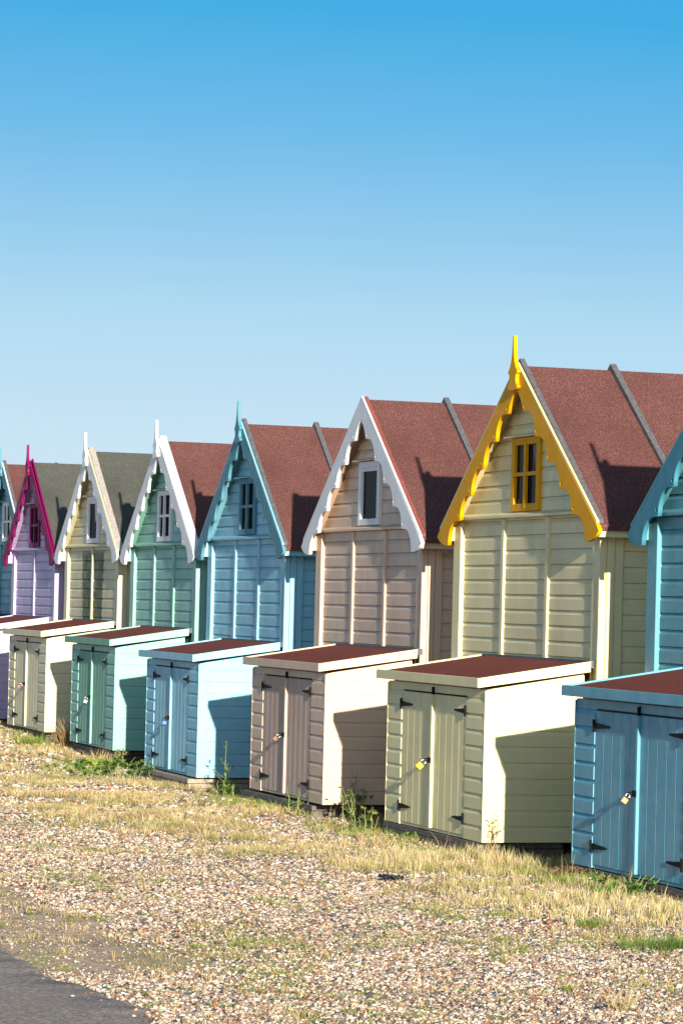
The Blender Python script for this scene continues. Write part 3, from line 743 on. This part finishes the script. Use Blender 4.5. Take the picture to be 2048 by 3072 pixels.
tuft('pale dry grass tuft by the mint locker corner', -11.55, -.10, 160, .20, .006, .14, DRY, DW)
tuft('dense green grass tuft at the right edge on the pebbles', 9.75, -.93, 900, .085, .0032, .30, [(.10,.20,.04),(.16,.28,.05),(.30,.34,.10)], [4,3,1], (.2,.9))
tuft('dark green grass tuft below the dead brown plant', 5.75, -.38, 420, .075, .003, .16, GRN[:4], [4,3,2,1])
tuft('dark green grass tuft left of the pale straw near the right edge', 8.55, -.98, 260, .07, .003, .10, GRN[:3], [4,2,3])
tuft('pale dry grass tuft with long stalks near the lower right corner', 12.75, -2.12, 90, .15, .0022, .06, DRY, DW, (.3,1.1))
tuft('short round green grass tuft among the lower right pebbles', 11.6, -2.02, 190, .035, .0024, .045, GRN[:4], [4,4,1,3], (.3,1.2))
tuft('lilac locker side grass tuft, dark and wiry at the left edge', -20.0, -.15, 160, .30, .006, .25, [(.10,.12,.05),(.30,.2,.12)], [2,1])
# dark scrap of dried seaweed on the pebbles
mb = MB()
for k in range(26):
    a = random.uniform(0, 6.28); r_ = random.uniform(.01, .07)
    pts = [(math.cos(a)*r_+random.gauss(0,.02), math.sin(a)*r_*.9+random.gauss(0,.015), .012+random.uniform(0,.03)) for _ in range(4)]
    mb.tube(pts, [.006,.009,.008,.003], 5)
o = mb.build('seaweed', plain('dried_seaweed', (.018,.018,.022), .6), None, 0, True)
o.location = (4.96, -1.2, float(gz(4.96, -1.2))); tag(o, 'small dark clump of dried seaweed lying on the pebbles', 'seaweed')

# ------------------------------------------------------------------ sky and sun
AZ, EL = R(4.1), R(11.)
w = bpy.data.worlds.new('World'); bpy.context.scene.world = w; w.use_nodes = True; nt = w.node_tree
bg = nt.nodes['Background']
sky = node(nt, 'ShaderNodeTexSky'); sky.sky_type = 'NISHITA'; sky.sun_disc = False
sky.sun_elevation = EL; sky.sun_rotation = R(94.1); sky.air_density = 1.; sky.dust_density = .6; sky.ozone_density = 2.5
tc = node(nt, 'ShaderNodeTexCoord'); sx = node(nt, 'ShaderNodeSeparateXYZ'); nt.links.new(tc.outputs['Generated'], sx.inputs[0])
def lin(c): return tuple((x/255/12.92 if x/255 < .04045 else ((x/255+.055)/1.055)**2.4) for x in c)
SKYK = .072; EXPO = 1.2
rc = ramp(nt, sx.outputs['Z'], [(0., lin((208,228,243))), (.037, lin((203,229,245))), (.071, lin((178,219,242))), (.093, lin((149,204,238))), (.118, lin((112,188,234))), (.149, lin((69,174,228))), (.30, lin((50,140,212)))])
sc_ = mix(nt, 1., rc, (1/SKYK/2**EXPO,)*3, 'MULTIPLY')
# the sky is brighter and warmer on the sun's side
dt = node(nt, 'ShaderNodeVectorMath', operation='DOT_PRODUCT'); nt.links.new(tc.outputs['Generated'], dt.inputs[0]); dt.inputs[1].default_value = (.995, -.10, 0)
gl = math_(nt, 'POWER', math_(nt, 'MAXIMUM', dt.outputs['Value'], 0.), 1.6)
gc = mix(nt, 1., gl, tuple(c*1.7/SKYK/2**EXPO for c in (.95, .95, .92)), 'MULTIPLY')
sc_ = mix(nt, 1., sc_, gc, 'ADD')
mr = node(nt, 'ShaderNodeMapRange'); mr.inputs['From Min'].default_value = .16; mr.inputs['From Max'].default_value = .42
nt.links.new(sx.outputs['Z'], mr.inputs['Value'])
nt.links.new(mix(nt, mr.outputs[0], sc_, sky.outputs[0]), bg.inputs['Color']); bg.inputs['Strength'].default_value = SKYK
L = bpy.data.lights.new('sun', 'SUN'); L.energy = 5.0; L.angle = R(.5); L.color = (1., .90, .75)
so = bpy.data.objects.new('sun', L); C.objects.link(so)
d = Vector((math.cos(EL)*math.cos(AZ), -math.cos(EL)*math.sin(AZ), math.sin(EL)))
so.rotation_euler = d.to_track_quat('Z', 'Y').to_euler(); so.location = d*60

# ------------------------------------------------------------------ camera (level, shifted frame, small roll)
v1 = np.array([-1950., 1735.]); v2 = np.array([28600., 2490.]); CX = 3400.
CY = v1[1]+(v2-v1)[1]/(v2-v1)[0]*(CX-v1[0]); c = np.array([CX, CY]); f = math.sqrt(-(v1-c) @ (v2-c))
mX = np.array([*(v1-c), f]); mX /= np.linalg.norm(mX); Yv = np.array([*(v2-c), f]); Yv /= np.linalg.norm(Yv)
Xv = -mX; Zv = np.cross(Xv, Yv); RR = np.stack([Xv, Yv, Zv], 1)
cam = bpy.data.cameras.new('camera'); co = bpy.data.objects.new('camera', cam); C.objects.link(co)
M = Matrix.Identity(4)
for i in range(3):
    M[i][0] = RR[0][i]; M[i][1] = -RR[1][i]; M[i][2] = -RR[2][i]
M.translation = Vector((28.597, -7.072, 1.615)); co.matrix_world = M
cam.sensor_width = 36; cam.sensor_fit = 'AUTO'; cam.lens = 36*f/3072
cam.shift_x = -(CX-1024)/3072; cam.shift_y = (CY-1536)/3072
cam.clip_start = .5; cam.clip_end = 3000
S = bpy.context.scene; S.camera = co
S.view_settings.view_transform = 'Standard'; S.view_settings.look = 'None'; S.view_settings.exposure = EXPO; S.view_settings.gamma = 1
S.cycles.max_bounces = 8; S.cycles.use_denoising = True
